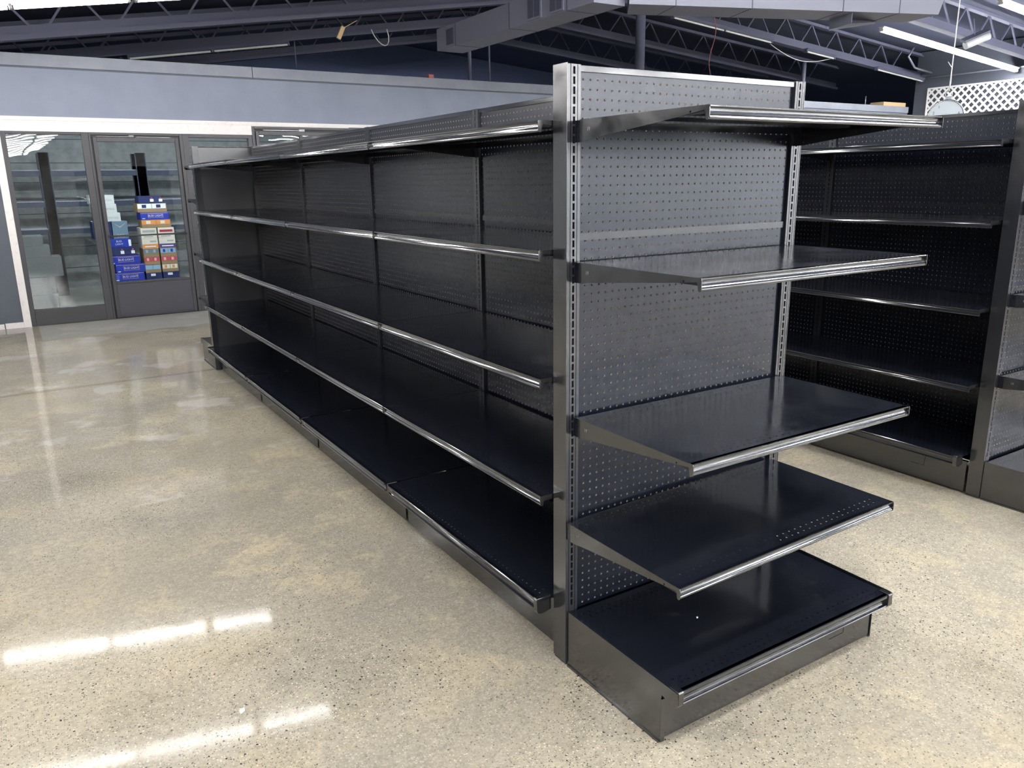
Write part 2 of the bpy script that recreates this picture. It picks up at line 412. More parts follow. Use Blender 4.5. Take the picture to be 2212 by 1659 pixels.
def board_parts(W, parent, n=10, perforated=True):
    x0, x1 = 0.0235, W-0.0235
    ZS = Z0-17.3*I                           # splice rail height
    if perforated:
        nU = int(round((W-0.0762)/I))+1
        colsU = [0.0381+k*I for k in range(nU)]
        colsL = [0.0381+I*0.5+k*I for k in range(nU-1)]
        mb = MB(); rowsU = [Z0-(0.80+k)*I for k in range(17)]
        perf_xz(mb, x0, x1, ZS, TOP-0.007, colsU, rowsU, 0.0034, RECESS, 0.0055, n)
        mb.build('upper_pegboard', ['peg', 'fiber'], parent)
        mb = MB(); rowsL = [Z0-(0.80+k)*I for k in range(17, 63)]
        rowsL = [z for z in rowsL if z < ZS-0.010]
        perf_xz(mb, x0, x1, 0.186, ZS, colsL, rowsL, 0.0034, RECESS, 0.0055, n)
        mb.build('lower_pegboard', ['peg', 'fiber'], parent)
        mb = MB(); mb.box(x0, x1, 0.030, 0.034, 0.02, TOP-0.012, 0)  # near-black sheet painting in the shade behind the peg holes
        mb.build('hole_shade_backing', ['void'], parent)
    else:
        MB().box(x0, x1, RECESS, RECESS+0.005, ZS, TOP-0.010).build('upper_board', ['panel'], parent)
        MB().box(x0, x1, RECESS, RECESS+0.005, 0.186, ZS).build('lower_board', ['panel'], parent)
    mb = MB(); mb.box(x0, x1, RECESS-0.004, RECESS-0.0004, ZS-0.010, ZS+0.010)
    mb.build('splice_rail', ['rail'], parent)
    mb = MB(); mb.prism_x([(0.040, TOP-0.001), (RECESS-0.0055, TOP-0.001), (RECESS-0.0070, TOP-0.0022), (RECESS-0.0070, TOP-0.0170), (RECESS-0.0005, TOP-0.0170), (RECESS-0.0005, TOP-0.0060), (0.040, TOP-0.0060)], x0, x1)
    mb.build('top_rail', ['lip'], parent)
    # smooth board and rail of the other side
    mb = MB(); mb.box(x0, x1, 0.048, 0.053, 0.02, TOP-0.012); mb.build('back_panel', ['panel'], parent)

LIP_H = 0.032
def lip_profile(d, z):
    # closed (y,z) profile of the price rail: thin top bead, recessed flat channel, rolled lower bead
    y = -d
    pts = [(y+0.012, z), (y-0.0005, z), (y-0.0018, z-0.0008), (y-0.0018, z-0.0030), (y-0.0005, z-0.0040), (y+0.0040, z-0.0060)]
    for k in range(9):                       # concave channel
        t = k/8; a = math.pi*t
        pts.append((y+0.0045+0.0022*math.sin(a)-0.0045*t, z-0.0065-0.0145*t))
    for k in range(1, 9):                    # bulging bead
        a = math.pi*(0.5+1.05*k/8)
        pts.append((y+0.0030+0.0048*math.cos(a)-0.0000, z-0.0262+0.0054*math.sin(a)))
    pts += [(y+0.0075, z-0.0290), (y+0.0075, z-0.0030), (y+0.012, z-0.0020)]
    return pts

def shelf_part(W, z, parent, depth=DEPTH, tilt=0.0, stamp=False, holes_n=8):
    """one adjustable shelf (plate) with price channel, brackets as sub-parts"""
    x0, x1 = 0.004, W-0.008
    s = MB()
    yf, yb = -depth+0.002, -0.010
    nx = int((x1-x0-0.03)/I)
    A = [x0+0.026+k*I for k in range(nx)]; B = [x+I/2 for x in A if x+I/2 < x1-0.014]
    rows = [(yf+0.030, B), (yf+0.052, A), (yb-0.022, A), (yb-0.044, B)]
    perf_xy(s, x0, x1, yf, yb, rows, 0.0030, z, 0.0012, holes_n)
    # side folds and stiffeners under the plate
    s.box(x0, x0+0.0012, yf+0.004, yb, z-0.018, z-0.0012)
    s.box(x1-0.0012, x1, yf+0.004, yb, z-0.018, z-0.0012)
    s.box(x0, x1, yb-0.0012, yb, z-0.022, z-0.0012)
    s.prism_x([(-depth*0.30, z-0.0013), (-depth*0.33, z-0.014), (-depth*0.45, z-0.014), (-depth*0.48, z-0.0013)], x0+0.03, x1-0.03)
    s.prism_x([(-depth*0.62, z-0.0013), (-depth*0.64, z-0.012), (-depth*0.74, z-0.012), (-depth*0.76, z-0.0013)], x0+0.03, x1-0.03)
    o = s.build('shelf', ['shelf'], parent)
    m = MB(); m.prism_x(lip_profile(depth, z), x0+0.0015, x1-0.0015)
    ch = m.build('price_channel', ['lip'], o)
    # label strip seated in the channel, short of both ends
    m = MB(); y = -depth
    pr = [(y+0.0043, z-0.0068), (y+0.0058, z-0.0100), (y+0.0060, z-0.0140), (y+0.0040, z-0.0190), (y+0.0020, z-0.0215),
          (y-0.0004, z-0.0225), (y-0.0013, z-0.0250), (y-0.0013, z-0.0272), (y-0.0006, z-0.0290),
          (y+0.0004, z-0.0290), (y-0.0003, z-0.0270), (y-0.0003, z-0.0250), (y+0.0006, z-0.0232), (y+0.0030, z-0.0220), (y+0.0052, z-0.0190), (y+0.0070, z-0.0140), (y+0.0068, z-0.0100), (y+0.0053, z-0.0068)]
    m.prism_x(pr[::-1], x0+0.022, x1-0.022)
    m.build('label_strip', ['lipstrip'], o, smooth=False)
    for side, xs in (('l', x0-0.0004), ('r', x1+0.0004)):
        t = -0.0020 if side == 'l' else 0.0020
        prof = [(-0.024, z+0.0004), (-depth-0.0020, z+0.0004), (-depth-0.0034, z-0.004), (-depth-0.0036, z-0.024), (-depth-0.0014, z-0.0305), (-depth+0.0030, z-0.0325),
                (-depth+0.0075, z-0.029), (-depth+0.0088, z-0.0150), (-depth+0.012, z-0.0100), (-depth+0.10, z-0.0200), (-0.10, z-0.0490), (-0.040, z-0.0570), (-0.024, z-0.0575)]
        m = MB(); a, b = sorted((xs, xs+t)); m.prism_x(prof[::-1], a, b)
        m.box(min(xs, xs+t), max(xs, xs+t), -depth+0.0125, -depth+0.085, z-0.0215, z-0.0190) if False else None
        br = m.build('bracket', ['black'], o)
        m = MB(); inn = 0.0035 if side == 'l' else -0.0035
        a, b = sorted((xs+inn*0.2, xs+inn)); m.box(a, b, -0.026, -0.0005, z-0.0580, z-0.0010)
        a, b = sorted((xs+inn*0.3, xs+inn*0.9)); 
        for hz in (z-0.013, z-0.040): m.box(a-0.001, b, -0.0005, 0.008, hz-0.007, hz+0.007)
        # screw hole mark near the front
        m.build('bracket_hook', ['plug'], br)
        m = MB(); xx = xs+t*1.02
        m.tube([(xx, -depth+0.055, z-0.011), (xx+t*0.1, -depth+0.055, z-0.011)], 0.0026, 10)
        m.build('bracket_hole', ['void'], br)
        if stamp and side == 'l':
            text_mesh('19', 0.014, 'stamped_size', 'stamp', br, (xs+t-0.0002, -0.062, z-0.026), (math.pi/2, 0, -math.pi/2), ext=0.0002)
    if tilt:
        o.rotation_euler = (0, -math.atan2(tilt, W), 0)
        o.location = (-(z)*math.sin(math.atan2(tilt, W)) , 0, z*(1-math.cos(math.atan2(tilt, W))))
    return o

def base_parts(W, parent, zt=0.190, depth=DEPTH, ends='lr', kick_y=-0.432, xo=0.0, upst=True, toes=(0.30,), full_side=True):
    x0, x1 = -xo, W+xo
    if xo == 0: x0, x1 = 0.002, W-0.002
    s = MB(); yf = -depth+0.002; yb = -0.006
    nx = int((x1-x0-0.05)/I)
    A = [x0+0.035+k*I for k in range(nx)]; B = [x+I/2 for x in A if x+I/2 < x1-0.02]
    perf_xy(s, x0+0.003, x1-0.003, yf, yb, [(yf+0.030, B), (yf+0.052, A), (yb-0.03, A), (yb-0.05, B)], 0.0030, zt, 0.0012)
    s.box(x0+0.003, x1-0.003, yb-0.0012, yb, zt-0.02, zt-0.0012)
    dk = s.build('base_deck', ['shelf'], parent)
    m = MB(); y = -depth
    m.prism_x([(y+0.012, zt), (y-0.001, zt), (y-0.003, zt-0.002), (y-0.003, zt-0.008), (y+0.004, zt-0.013), (y+0.006, zt-0.022), (y+0.0055, zt-0.033), (y-0.002, zt-0.0355),
               (y-0.003, zt-0.038), (y+0.004, zt-0.041), (y+0.012, zt-0.041), (y+0.012, zt-0.034), (y+0.010, zt-0.022), (y+0.012, zt-0.010)], x0+0.018, x1-0.018)
    m.build('deck_front_rail', ['lip'], dk)
    m = MB(); m.box(x0+0.010, x1-0.010, kick_y, kick_y+0.002, 0.010, zt-0.042); m.box(x0+0.010, x1-0.010, kick_y+0.002, kick_y+0.02, zt-0.046, zt-0.042)
    kp = m.build('kick_plate', ['black'], parent)
    m = MB(); g = kick_y-0.0004
    for tx in toes:                          # pressed knock-out outline in the kick plate
        a = x0+tx; sg = 1
        m.box(a, a+0.0018, g, kick_y, zt-0.088, zt-0.050); m.box(a-0.003, a-0.0012, g, kick_y, zt-0.122, zt-0.090); m.box(a-0.003, a, g, kick_y, zt-0.092, zt-0.087)
        m.box(a-0.075, a-0.003, g, kick_y, zt-0.1235, zt-0.122)
    if toes: m.build('knockout_slot', ['void'], kp)
    for e in ends:
        if full_side:
            xa = (x0-0.002, x0+0.001) if e == 'l' else (x1-0.001, x1+0.002)
            rise = 0.003 if e == 'l' else 0.012
            m = MB(); yy = kick_y
            m.prism_x([(0.0, 0.006), (0.0, zt+rise), (-depth+0.006, zt+rise*0.5), (-depth-0.004, zt+rise*0.5-0.002), (-depth-0.006, zt-0.036), (-depth-0.001, zt-0.045),
                       (-depth+0.012, zt-0.047), (yy-0.002, zt-0.036), (yy-0.002, 0.006)][::1], *xa)
            # rolled foot along the floor and nose block at the front
            xf = (x0-0.006, x0+0.002) if e == 'l' else (x1-0.002, x1+0.006)
            m.box(xf[0], xf[1], yy, -0.006, 0.0, 0.008)
            m.build('side_plate', ['black'], parent, bevel=0.0006)
        m = MB(); nx0, nx1 = (x0+0.0012, x0+0.020) if e == 'l' else (x1-0.020, x1-0.0012)
        nz = zt+0.004
        m.prism_x([(-depth+0.030, nz), (-depth-0.004, nz), (-depth-0.007, nz-0.004), (-depth-0.006, nz-0.040), (-depth-0.001, nz-0.048), (-depth+0.014, nz-0.050), (-depth+0.030, nz-0.044)], nx0, nx1)
        m.build('end_nose', ['black'], parent, bevel=0.0012)
        if full_side:
            xk = (x0-0.0015, x0+0.012) if e == 'l' else (x1-0.012, x1+0.0015)
            m = MB(); m.box(xk[0], xk[1], kick_y-0.006 if e == 'l' else kick_y+0.012, kick_y+0.03, 0.004, zt-0.05)
            m.build('foot', ['black'], parent)

def end_unit(loc, rz, zs, label, cat, perforated=True, stamp=True, tilt_last=0.0, n=10, zt=0.190):
    W = 0.9144
    e = empty('end_cap_shelving', loc, rz, label, cat)
    for xc in (0.0, W): 
        u = upright_mb(xc).build('upright', ['steel', 'void'], e)
    # glossy cover over each outer side of the uprights
    MB().box(-0.0245, -0.0222, -0.001, BACK+0.004, 0.012, TOP+0.003).build('side_cover', ['black'], e, bevel=0.0006)
    MB().box(W+0.0222, W+0.0240, -0.001, BACK+0.004, 0.012, TOP+0.001).build('side_cover', ['black'], e)
    m = MB(); 
    for xc in (0.0, W): m.tube([(xc, 0.03, 0.0), (xc, 0.03, 0.014)], 0.012, 10)
    m.build('levelling_feet', ['steel'], e)
    board_parts(W, e, n, perforated)
    for k, z in enumerate(zs):
        shelf_part(W, z, e, stamp=stamp, tilt=(tilt_last if k == len(zs)-1 else 0.0))
    base_parts(W, e, zt, xo=0.016, toes=(0.80,))
    return e

def bay_unit(zs, label, cat, zt=0.213, group=None):
    W = 1.2192
    e = empty('shelving_bay', (0,0,0), -math.pi/2, label, cat, group)
    upright_mb(0.0).build('upright', ['steel', 'void'], e)
    m = MB(); m.tube([(0, 0.03, 0.0), (0, 0.03, 0.006)], 0.012, 10); m.build('levelling_foot', ['steel'], e)
    board_parts(W, e, 8)
    for z in zs: shelf_part(W, z, e, holes_n=6)
    base_parts(W, e, zt, depth=0.500, ends='', kick_y=-0.408, toes=(1.00,))
    return e

def end_nose(e, x0, x1, zt=0.213, depth=0.500):
    m = MB(); nz = zt+0.006
    m.prism_x([(-depth+0.050, nz), (-depth-0.004, nz), (-depth-0.008, nz-0.005), (-depth-0.006, nz-0.044), (-depth, nz-0.054), (-depth+0.020, nz-0.057), (-depth+0.050, nz-0.050)], x0, x1)
    m.build('end_nose', ['black'], e, bevel=0.0015)

# ------------------------------------------------------------------ large structure
def struct(o, label=None): o['kind'] = 'structure'; 
# floor
m = MB(); m.box(-10, 16, -32, 8.47, -0.05, 0.0); struct(m.build('floor', ['floor']))
# rear wall of the shop floor: slate wall left of the doors, soffit above, cooler roof
WY = 8.47
DL, DR = -1.235, 2.62
wb = empty('wall_back', (0, WY, 0), kind='structure')
m = MB()
m.box(-2.62, -1.335, 0, 0.13, 0.0, 2.251); m.build('slate_panel', ['greywall'], wb)
MB().box(-10, -2.62, 0, 0.13, 0.0, 2.251).build('white_bounce_panel', ['whitewall'], wb)  # unseen wall stretch, made white to brighten the shelving's reflections
m = MB(); m.box(-1.62, -1.616, -0.0015, 0, 0.06, 2.25); m.build('panel_seam', ['gap'], wb)
m = MB(); m.box(-10, 14.93, 0, 0.13, 2.251, 2.742); m.build('soffit', ['soffit'], wb)
m = MB(); m.box(-10, 14.93, 0.006, 0.13, 2.742, 2.762); m.build('soffit_groove', ['greywall'], wb)
m = MB(); m.box(-10, 1.436, -0.012, 0.13, 2.762, 2.884); m.box(1.444, 6.3, -0.012, 0.13, 2.762, 2.884); m.box(6.306, 14.93, -0.012, 0.13, 2.762, 2.880)
m.build('soffit_cap', ['soffit_band'], wb)
m = MB(); m.box(DR, 14.93, 0, 0.13, 0.0, 2.251); m.build('slate_panel', ['greywall'], wb)
# cooler room behind the glass
cr = empty('wall_cooler', (0, 0, 0), kind='structure')
MB().box(-3.2, 4.0, 12.2, 12.3, 0, 2.78).build('cooler_rear_wall', ['coolwall'], cr)
m = MB()
for z in (0.3, 0.62, 0.9, 1.12, 1.34, 1.58, 1.86, 2.2): m.box(-3.2, 4.0, 12.194, 12.2, z, z+0.012)
m.build('cooler_wall_seams', ['rack'], cr)
MB().box(-3.3, -3.2, 8.60, 12.3, 0, 2.78).build('cooler_side_wall', ['coolwall'], cr)
MB().box(4.0, 4.1, 8.60, 12.3, 0, 2.78).build('cooler_side_wall', ['coolwall'], cr)
MB().box(-10, 14.93, 8.60, 12.3, 2.78, 2.84).build('cooler_roof', ['coolwall'], cr)
m = MB(); m.box(-3.2, 4.0, 8.47, 12.2, -0.05, 0.0); o = m.build('floor_cooler', ['floor']); struct(o)
# far walls, right wall, left wall, wall behind the camera
struct(MB().box(-10, 30, 16.5, 16.6, 0, 5.5).build('wall_far', ['farwall']))
struct(MB().box(-10.1, -10, -32, 16.5, 0, 4.2).build('wall_left', ['whitewall']))
struct(MB().box(15.0, 15.12, -32, 8.40, 0, 3.93).build('wall_right', ['latback']))
struct(MB().box(-10, 16, -32.1, -32, 0, 5).build('wall_front', ['backwall']))
for k in range(4):                       # glowing windows added unseen in the right wall, brightening pegboard reflections
    y = -10.0-4.2*k
    e = empty('window_%d' % (k+3), (14.94, y, 0), kind='structure')
    MB().box(-0.03, 0.02, -3.8, 0, 0.02, 0.1).box(-0.03, 0.02, -3.8, 0, 2.7, 2.8).box(-0.03, 0.02, -3.8, -3.72, 0.1, 2.7).box(-0.03, 0.02, -0.08, 0, 0.1, 2.7).box(-0.03, 0.02, -1.94, -1.86, 0.1, 2.7).build('frame', ['darkframe'], e)
    MB().box(0.0, 0.01, -3.72, -0.08, 0.1, 2.7).build('pane', ['window_glow'], e)
struct(MB().box(14.97, 15.0, -32, -6.5, 0, 3.3).build('wall_right_lining', ['backwall']))
# roof: two slopes meeting at the ridge
XA = 6.6; SL, SR = 0.152, -0.0875; ZC = 2.928
def zbot(x): return ZC+SL*(x+1.338) if x < XA else ZC+SL*(XA+1.338)+SR*(x-XA)
JD = 0.50
m = MB()
pr = [(-10, zbot(-10)+JD+0.06), (XA, zbot(XA)+JD+0.06), (30, zbot(30)+JD+0.06)]
for (a, za), (b, zb) in zip(pr, pr[1:]):
    m.face([(a, -32, za), (a, 16.5, za), (b, 16.5, zb), (b, -32, zb)]); m.face([(a, -32, za+.1), (b, -32, zb+.1), (b, 16.5, zb+.1), (a, 16.5, za+.1)])
struct(m.build('ceiling', ['ceil']))

# ------------------------------------------------------------------ white trim, doors and windows of the cooler front
def trim(k, *bx, mat_='whitetrim'):
    m = MB()
    for b in bx: m.box(*b)
    o = m.build('trim_%d' % k, [mat_]); struct(o); return o
trim(1, (-1.30, 7.0, WY-0.020, WY+0.02, 2.212, 2.252))
trim(2, (-1.262, 1.368, WY-0.010, WY+0.02, 2.100, 2.212), (1.368, 2.62, WY-0.010, WY+0.02, 2.203, 2.212))
trim(3, (-1.335, -1.262, WY-0.014, WY+0.02, 0.0, 2.212))
bl = trim(4, (-10, -1.52, WY-0.012, WY-0.0, 0.0, 0.055), (-1.51, -1.336, WY-0.012, WY-0.0, 0.0, 0.06)); bl.name = 'baseboard_left'
def framed_opening(name, x0, x1, z0, z1, fw, glass, y=0.0):
    """frame members around one glass pane. glass=(gx0,gx1,gz0,gz1)"""
    e = empty(name, (0, WY, 0), kind='structure')
    gx0, gx1, gz0, gz1 = glass
    m = MB(); d0, d1 = -0.012+y, 0.07+y
    m.box(x0, gx0, d0, d1, z0, z1); m.box(gx1, x1, d0, d1, z0, z1)
    m.box(gx0, gx1, d0, d1, gz1, z1); m.box(gx0, gx1, d0, d1, z0, gz0)
    m.build('frame', ['darkframe'], e, bevel=0.003)
    MB().box(gx0, gx1, 0.02+y, 0.026+y, gz0, gz1).build('glass_pane', ['glass'], e)
    return e
e = framed_opening('window_1', -1.2615, -0.430, 0.0, 2.098, 0.05, (-1.214, -0.500, 0.180, 2.070))
MB().box(-1.19, -0.50, -0.020, -0.012, 0.012, 0.030).build('sill_bead', ['darkframe'], e)
# door 1: outer jamb, black gap, leaf with glass, bar and kick panel, closer
e = empty('door_1', (0, WY, 0), kind='structure')
m = MB(); m.box(-0.430, -0.408, -0.016, 0.07, 0.0, 2.098); m.box(0.520, 0.556, -0.016, 0.07, 0.0, 2.098); m.box(-0.408, 0.520, -0.016, 0.07, 2.072, 2.098)
m.build('door_jamb', ['darkframe'], e, bevel=0.003)
m = MB(); m.box(-0.408, -0.392, 0.004, 0.05, 0.0, 2.072); m.box(0.508, 0.520, 0.004, 0.05, 0.0, 2.072); m.box(-0.392, 0.508, 0.004, 0.05, 2.050, 2.072); m.box(-0.392, 0.508, 0.004, 0.05, 0.0, 0.012)
m.build('door_seal', ['gap'], e)
m = MB(); m.box(-0.392, -0.352, -0.02, 0.03, 0.012, 2.050); m.box(0.470, 0.508, -0.02, 0.03, 0.012, 2.050)
m.box(-0.352, 0.470, -0.02, 0.03, 2.000, 2.050); m.box(-0.352, 0.470, -0.018, 0.03, 0.405, 0.430)
m.build('door_leaf', ['darkframe'], e, bevel=0.004)
m = MB(); m.box(-0.352, 0.470, -0.010, 0.02, 0.012, 0.405); m.box(-0.352, 0.470, -0.022, -0.010, 0.030, 0.048); m.build('kick_panel', ['kick'], e)
MB().box(-0.352, 0.470, 0.004, 0.010, 0.430, 2.000).build('glass_pane', ['glass'], e)
m = MB(); m.tube([(-0.365, -0.06, 0.958), (0.480, -0.06, 0.958)], 0.010, 8); m.tube([(-0.365, -0.06, 0.958), (-0.365, -0.02, 0.958)], 0.009, 6); m.tube([(0.480, -0.06, 0.958), (0.480, -0.02, 0.958)], 0.009, 6)
m.build('push_bar', ['darkframe'], e)
m = MB(); m.box(-0.36, 0.02, -0.030, -0.018, 2.052, 2.062); m.box(-0.02, 0.03, -0.040, -0.016, 2.050, 2.072); m.box(0.05, 0.42, -0.028, -0.018, 2.050, 2.058)
m.build('door_closer', ['steel'], e)
e = framed_opening('window_2', 0.556, 1.366, 0.0, 2.098, 0.05, (0.622, 1.318, 0.180, 2.058))
# taller door at the right, partly behind the long shelving
e = empty('door_2', (0, WY, 0), kind='structure')
m = MB(); m.box(1.368, 1.400, -0.016, 0.07, 0.0, 2.203); m.box(2.56, 2.62, -0.016, 0.07, 0.0, 2.203); m.box(1.400, 2.56, -0.016, 0.07, 2.172, 2.203)
m.build('door_jamb', ['darkframe'], e, bevel=0.003)
MB().box(1.400, 1.412, 0.004, 0.05, 0.0, 2.172).box(2.548, 2.56, 0.004, 0.05, 0, 2.172).box(1.412, 2.548, 0.004, 0.05, 2.150, 2.172).build('door_seal', ['gap'], e)
m = MB(); m.box(1.412, 1.452, -0.02, 0.03, 0.012, 2.150); m.box(2.508, 2.548, -0.02, 0.03, 0.012, 2.150); m.box(1.452, 2.508, -0.02, 0.03, 2.100, 2.150); m.box(1.452, 2.508, -0.02, 0.03, 0.012, 0.43)
m.box(1.96, 2.00, -0.02, 0.03, 0.43, 2.10)
m.build('door_leaf', ['darkframe'], e, bevel=0.004)
MB().box(1.452, 1.96, 0.004, 0.010, 0.430, 2.100).box(2.00, 2.508, 0.004, 0.010, 0.430, 2.100).build('glass_pane', ['glass'], e)
m = MB(); m.box(1.50, 1.95, -0.030, -0.018, 2.154, 2.164); m.box(1.95, 2.02, -0.040, -0.016, 2.150, 2.174); m.build('door_closer', ['steel'], e)

# ------------------------------------------------------------------ fluorescent strips
def strip(x0, x1, y, lit, label, group=None, cat='light', nt_=None, name='strip_light', dz=0.0):
    """strip light hung under the sloping joists from x0 to x1"""
    nt_ = nt_ or max(1, round((x1-x0)/1.22))
    za, zb = zbot(x0), zbot(x1); L = math.hypot(x1-x0, zb-za)
    e = empty(name, (x0, y, za+dz), 0, label, cat, group); e.rotation_euler = (0, -math.atan2(zb-za, x1-x0), 0)
    key = (round(L, 2), lit, nt_)
    if key in strip.cache:
        for me_name, me in strip.cache[key]:
            o = bpy.data.objects.new(me_name, me); COL.objects.link(o); o.parent = e
        return e
    m = MB(); m.prism_x([(-0.055, -0.006), (-0.020, -0.040), (0.020, -0.040), (0.055, -0.006)], 0.0, L)
    for k in range(nt_+1):
        xx = min(max(k*L/nt_, 0.012), L-0.012); m.box(xx-0.012, xx+0.012, -0.035, 0.035, -0.075, -0.040)
    a = m.build('housing', ['housing' if lit else 'joist'], e)
    m = MB()
    for k in range(nt_):
        for yy in ((-0.022, 0.022) if lit else (-0.010,)):
            m.tube([(k*L/nt_+0.025, yy, -0.059), ((k+1)*L/nt_-0.025, yy, -0.059)], 0.016, 6, caps=False)
    b = m.build('tube', [{0: 'deadtube', 1: 'tube', 2: 'tube_bright'}[int(lit)]], e)
    strip.cache[key] = [('housing', a.data), ('tube', b.data)]
    return e
strip.cache = {}
RY = 1.93
# left bank, over the aisle by the coolers: ends at x = 0.55
rows = [6.40-RY*k for k in range(0, 19)]
for k, y in enumerate(rows):
    for j, (a, b) in enumerate(((-1.98, -0.14), (-0.10, 0.56), (-4.5, -2.06))):
        if k == 0 and j == 0: lb = 'lit strip light overhead at the upper left corner of the photo'
        elif k == 0 and j == 1: lb = 'short lit strip light at the right end of the overhead upper left row'
        else: lb = 'added strip light outside the frame, behind the camera, brightening the right floor'
        strip(a, b, y, True, lb, None if 'upper left' in lb else 'strip lights outside the frame', dz=0.05)
# right side: the two visible rows and those that follow behind the camera
strip(10.72, 14.93, 6.40, 2, 'long brightly lit strip light meeting the right wall above the lattice', nt_=4)
strip(10.45, 14.93, 4.47, 2, 'lit strip light with a blue fringe at the top right corner', nt_=4)
for k in range(2, 16):
    strip(10.4, 14.9, 6.40-RY*k, 1+(k > 3), 'added strip light outside the frame, behind the camera, brightening the right floor', 'strip lights outside the frame')
for k in range(3, 17):
    y = 6.45-RY*k
    if y > -4.0: continue
    for a, b in ((4.6, 6.55), (7.2, 9.6)):
        strip(a, b, y, 2, 'added strip light outside the frame, behind the camera, brightening the right floor', 'strip lights outside the frame')
for k in range(5, 10):  # extra unseen rows, added to brighten the floor at right
    strip(1.4, 3.84, 6.45-RY*k-0.3, True, 'added strip light outside the frame, behind the camera, brightening the right floor', 'strip lights outside the frame')
for y, a, b in ((2.30, 1.2, 3.4), (0.40, 1.3, 3.7), (0.40, 3.8, 6.2), (-1.5, 1.3, 3.7), (-1.5, 3.8, 6.2), (-3.4, 3.9, 6.2)):  # unseen strips added on the right side to lift the floor brightness
    strip(a, b, y, 2, 'added strip light outside the frame, behind the camera, brightening the right floor', 'strip lights outside the frame')
# unlit ones under the far joists
for a, b, lb in ((7.97, 10.29, 'unlit strip light with pale cream tube behind the duct, right of the column'),
                 (11.2, 12.0, 'short unlit strip light midway along the right joist'), (13.3, 14.88, 'unlit strip light whose end meets the corner of the right wall')):
    strip(a, b, 8.18, False, lb)
strip(0.3, 2.45, 10.17, False, 'thin unlit strip light just above the grey soffit at left')

# ------------------------------------------------------------------ roof joists
def joist(y, label):
    e = empty('roof_joist', (0, y, 0), 0, label, 'joist', 'open web joists under the roof')
    for nm, off, hh, ww in (('bottom_chord', 0.0, 0.14, 0.14), ('top_chord', JD-0.06, 0.06, 0.10)):
        m = MB()
        for a, b in ((-10, XA), (XA, 14.99)):
            za, zb = zbot(a)+off, zbot(b)+off; k = len(m.v)
            for x, z in ((a, za), (b, zb)):
                for yy, zz in ((-ww/2, 0), (ww/2, 0), (ww/2, hh*0.35), (0.012, hh*0.4), (0.012, hh), (-0.012, hh), (-0.012, hh*0.4), (-ww/2, hh*0.35)): m.v.append((x, yy, z+zz))
            n = 8
            for i in range(n): j = (i+1) % n; m.f.append((k+i, k+n+i, k+n+j, k+j)); m.m.append(0)
            m.f.append(tuple(k+i for i in range(n))); m.m.append(0); m.f.append(tuple(k+n+i for i in reversed(range(n)))); m.m.append(0)
        m.build(nm, ['joist'], e)
    m = MB(); x = -9.8; up_ = True
    while x < 14.3:
        dx = 0.30
        z1 = zbot(x)+(0.08 if up_ else JD-0.04); z2 = zbot(x+dx)+(JD-0.04 if up_ else 0.08)
        m.bar((x, 0, z1), (x+dx, 0, z2), 0.022, 0.022)
        x += dx+(0.0 if up_ else 0.10); up_ = not up_
    m.build('web', ['joist'], e)
    return e
jl = ['farthest visible joist, faint in the dark above the cooler', 'open web joist second from the soffit, behind the duct', 'open web joist just in front of the soffit, crossing the whole photo',
      'open web joist carrying the overhead row of lit strips', 'open web joist at the top right corner of the photo', 'nearest joist, above the hanging scale']
for k, y in enumerate((12.25, 10.32, 8.33, 5.92, 3.98, 2.15)): joist(y, jl[k])
MB().box(XA-0.08, XA+0.08, -1.0, 13.0, zbot(XA)-0.02+JD, zbot(XA)+JD+0.03).build('trim_5', ['joist'])['kind'] = 'structure'

# ------------------------------------------------------------------ shelving: long run, end caps, right gondola
ZR = (1.6714, 1.3187, 0.9411, 0.5692)
Y0, L = 0.0628, 1.2192
PX = 0.424
where = ['nearest bay of the long black shelving run, next to the end cap', 'second bay of the long black shelving run from the end cap',
         'third bay of the long black shelving run from the end cap', 'farthest bay of the long black shelving run, by the cooler doors']
bay = bay_unit(ZR, where[0], 'shelving', group='bays of the long shelving run')
bays = [bay]+[copy_tree(bay) for _ in range(3)]
for k, b in enumerate(bays):
    b.location = (PX, Y0+(k+1)*L, 0); b['label'] = where[k]
# the first bay butts against the end cap: its rail noses
end_nose(bays[0], L-0.030, L-0.012)
end_nose(bays[3], 0.000, 0.016)

ZE = (Z0-5.5*I+0.0126, Z0-20.5*I+0.0126, Z0-38.5*I+0.0126, Z0-51.5*I+0.0126)
end_unit((0, 0, 0), 0, ZE, 'tall glossy black end cap in the foreground with five perforated shelves', 'shelving', tilt_last=0.024, n=12)
end_unit((0.9144, 4.995+BACK-0.004, 0), math.pi, (1.6714, 1.40, 0.95, 0.565), 'far end cap of the long run, seen from behind by the cooler doors', 'shelving', perforated=False, stamp=False)

# right gondola
DX = 2.835; RS = (1.657, 1.309, 0.915, 0.556)
wr = ['bay of the right-hand shelving run nearest the camera', 'second bay of the right-hand shelving run, half hidden by the end cap',
      'third bay of the right-hand shelving run, hidden behind the end cap shelves', 'farthest bay of the right-hand shelving run']
rb = bay_unit(RS, wr[0], 'shelving', zt=0.206, group='bays of the right-hand shelving run')
rbs = [rb]+[copy_tree(rb) for _ in range(3)]
for k, b in enumerate(rbs): b.location = (DX, 0.064+(k+1)*L, 0); b['label'] = wr[k]
end_nose(rbs[0], L-0.030, L-0.012, zt=0.206)
end_unit((2.442, -0.004, 0), 0, (1.668, 1.392, 0.985, 0.607), 'black end cap cut off by the right edge of the photo', 'shelving', zt=0.187)

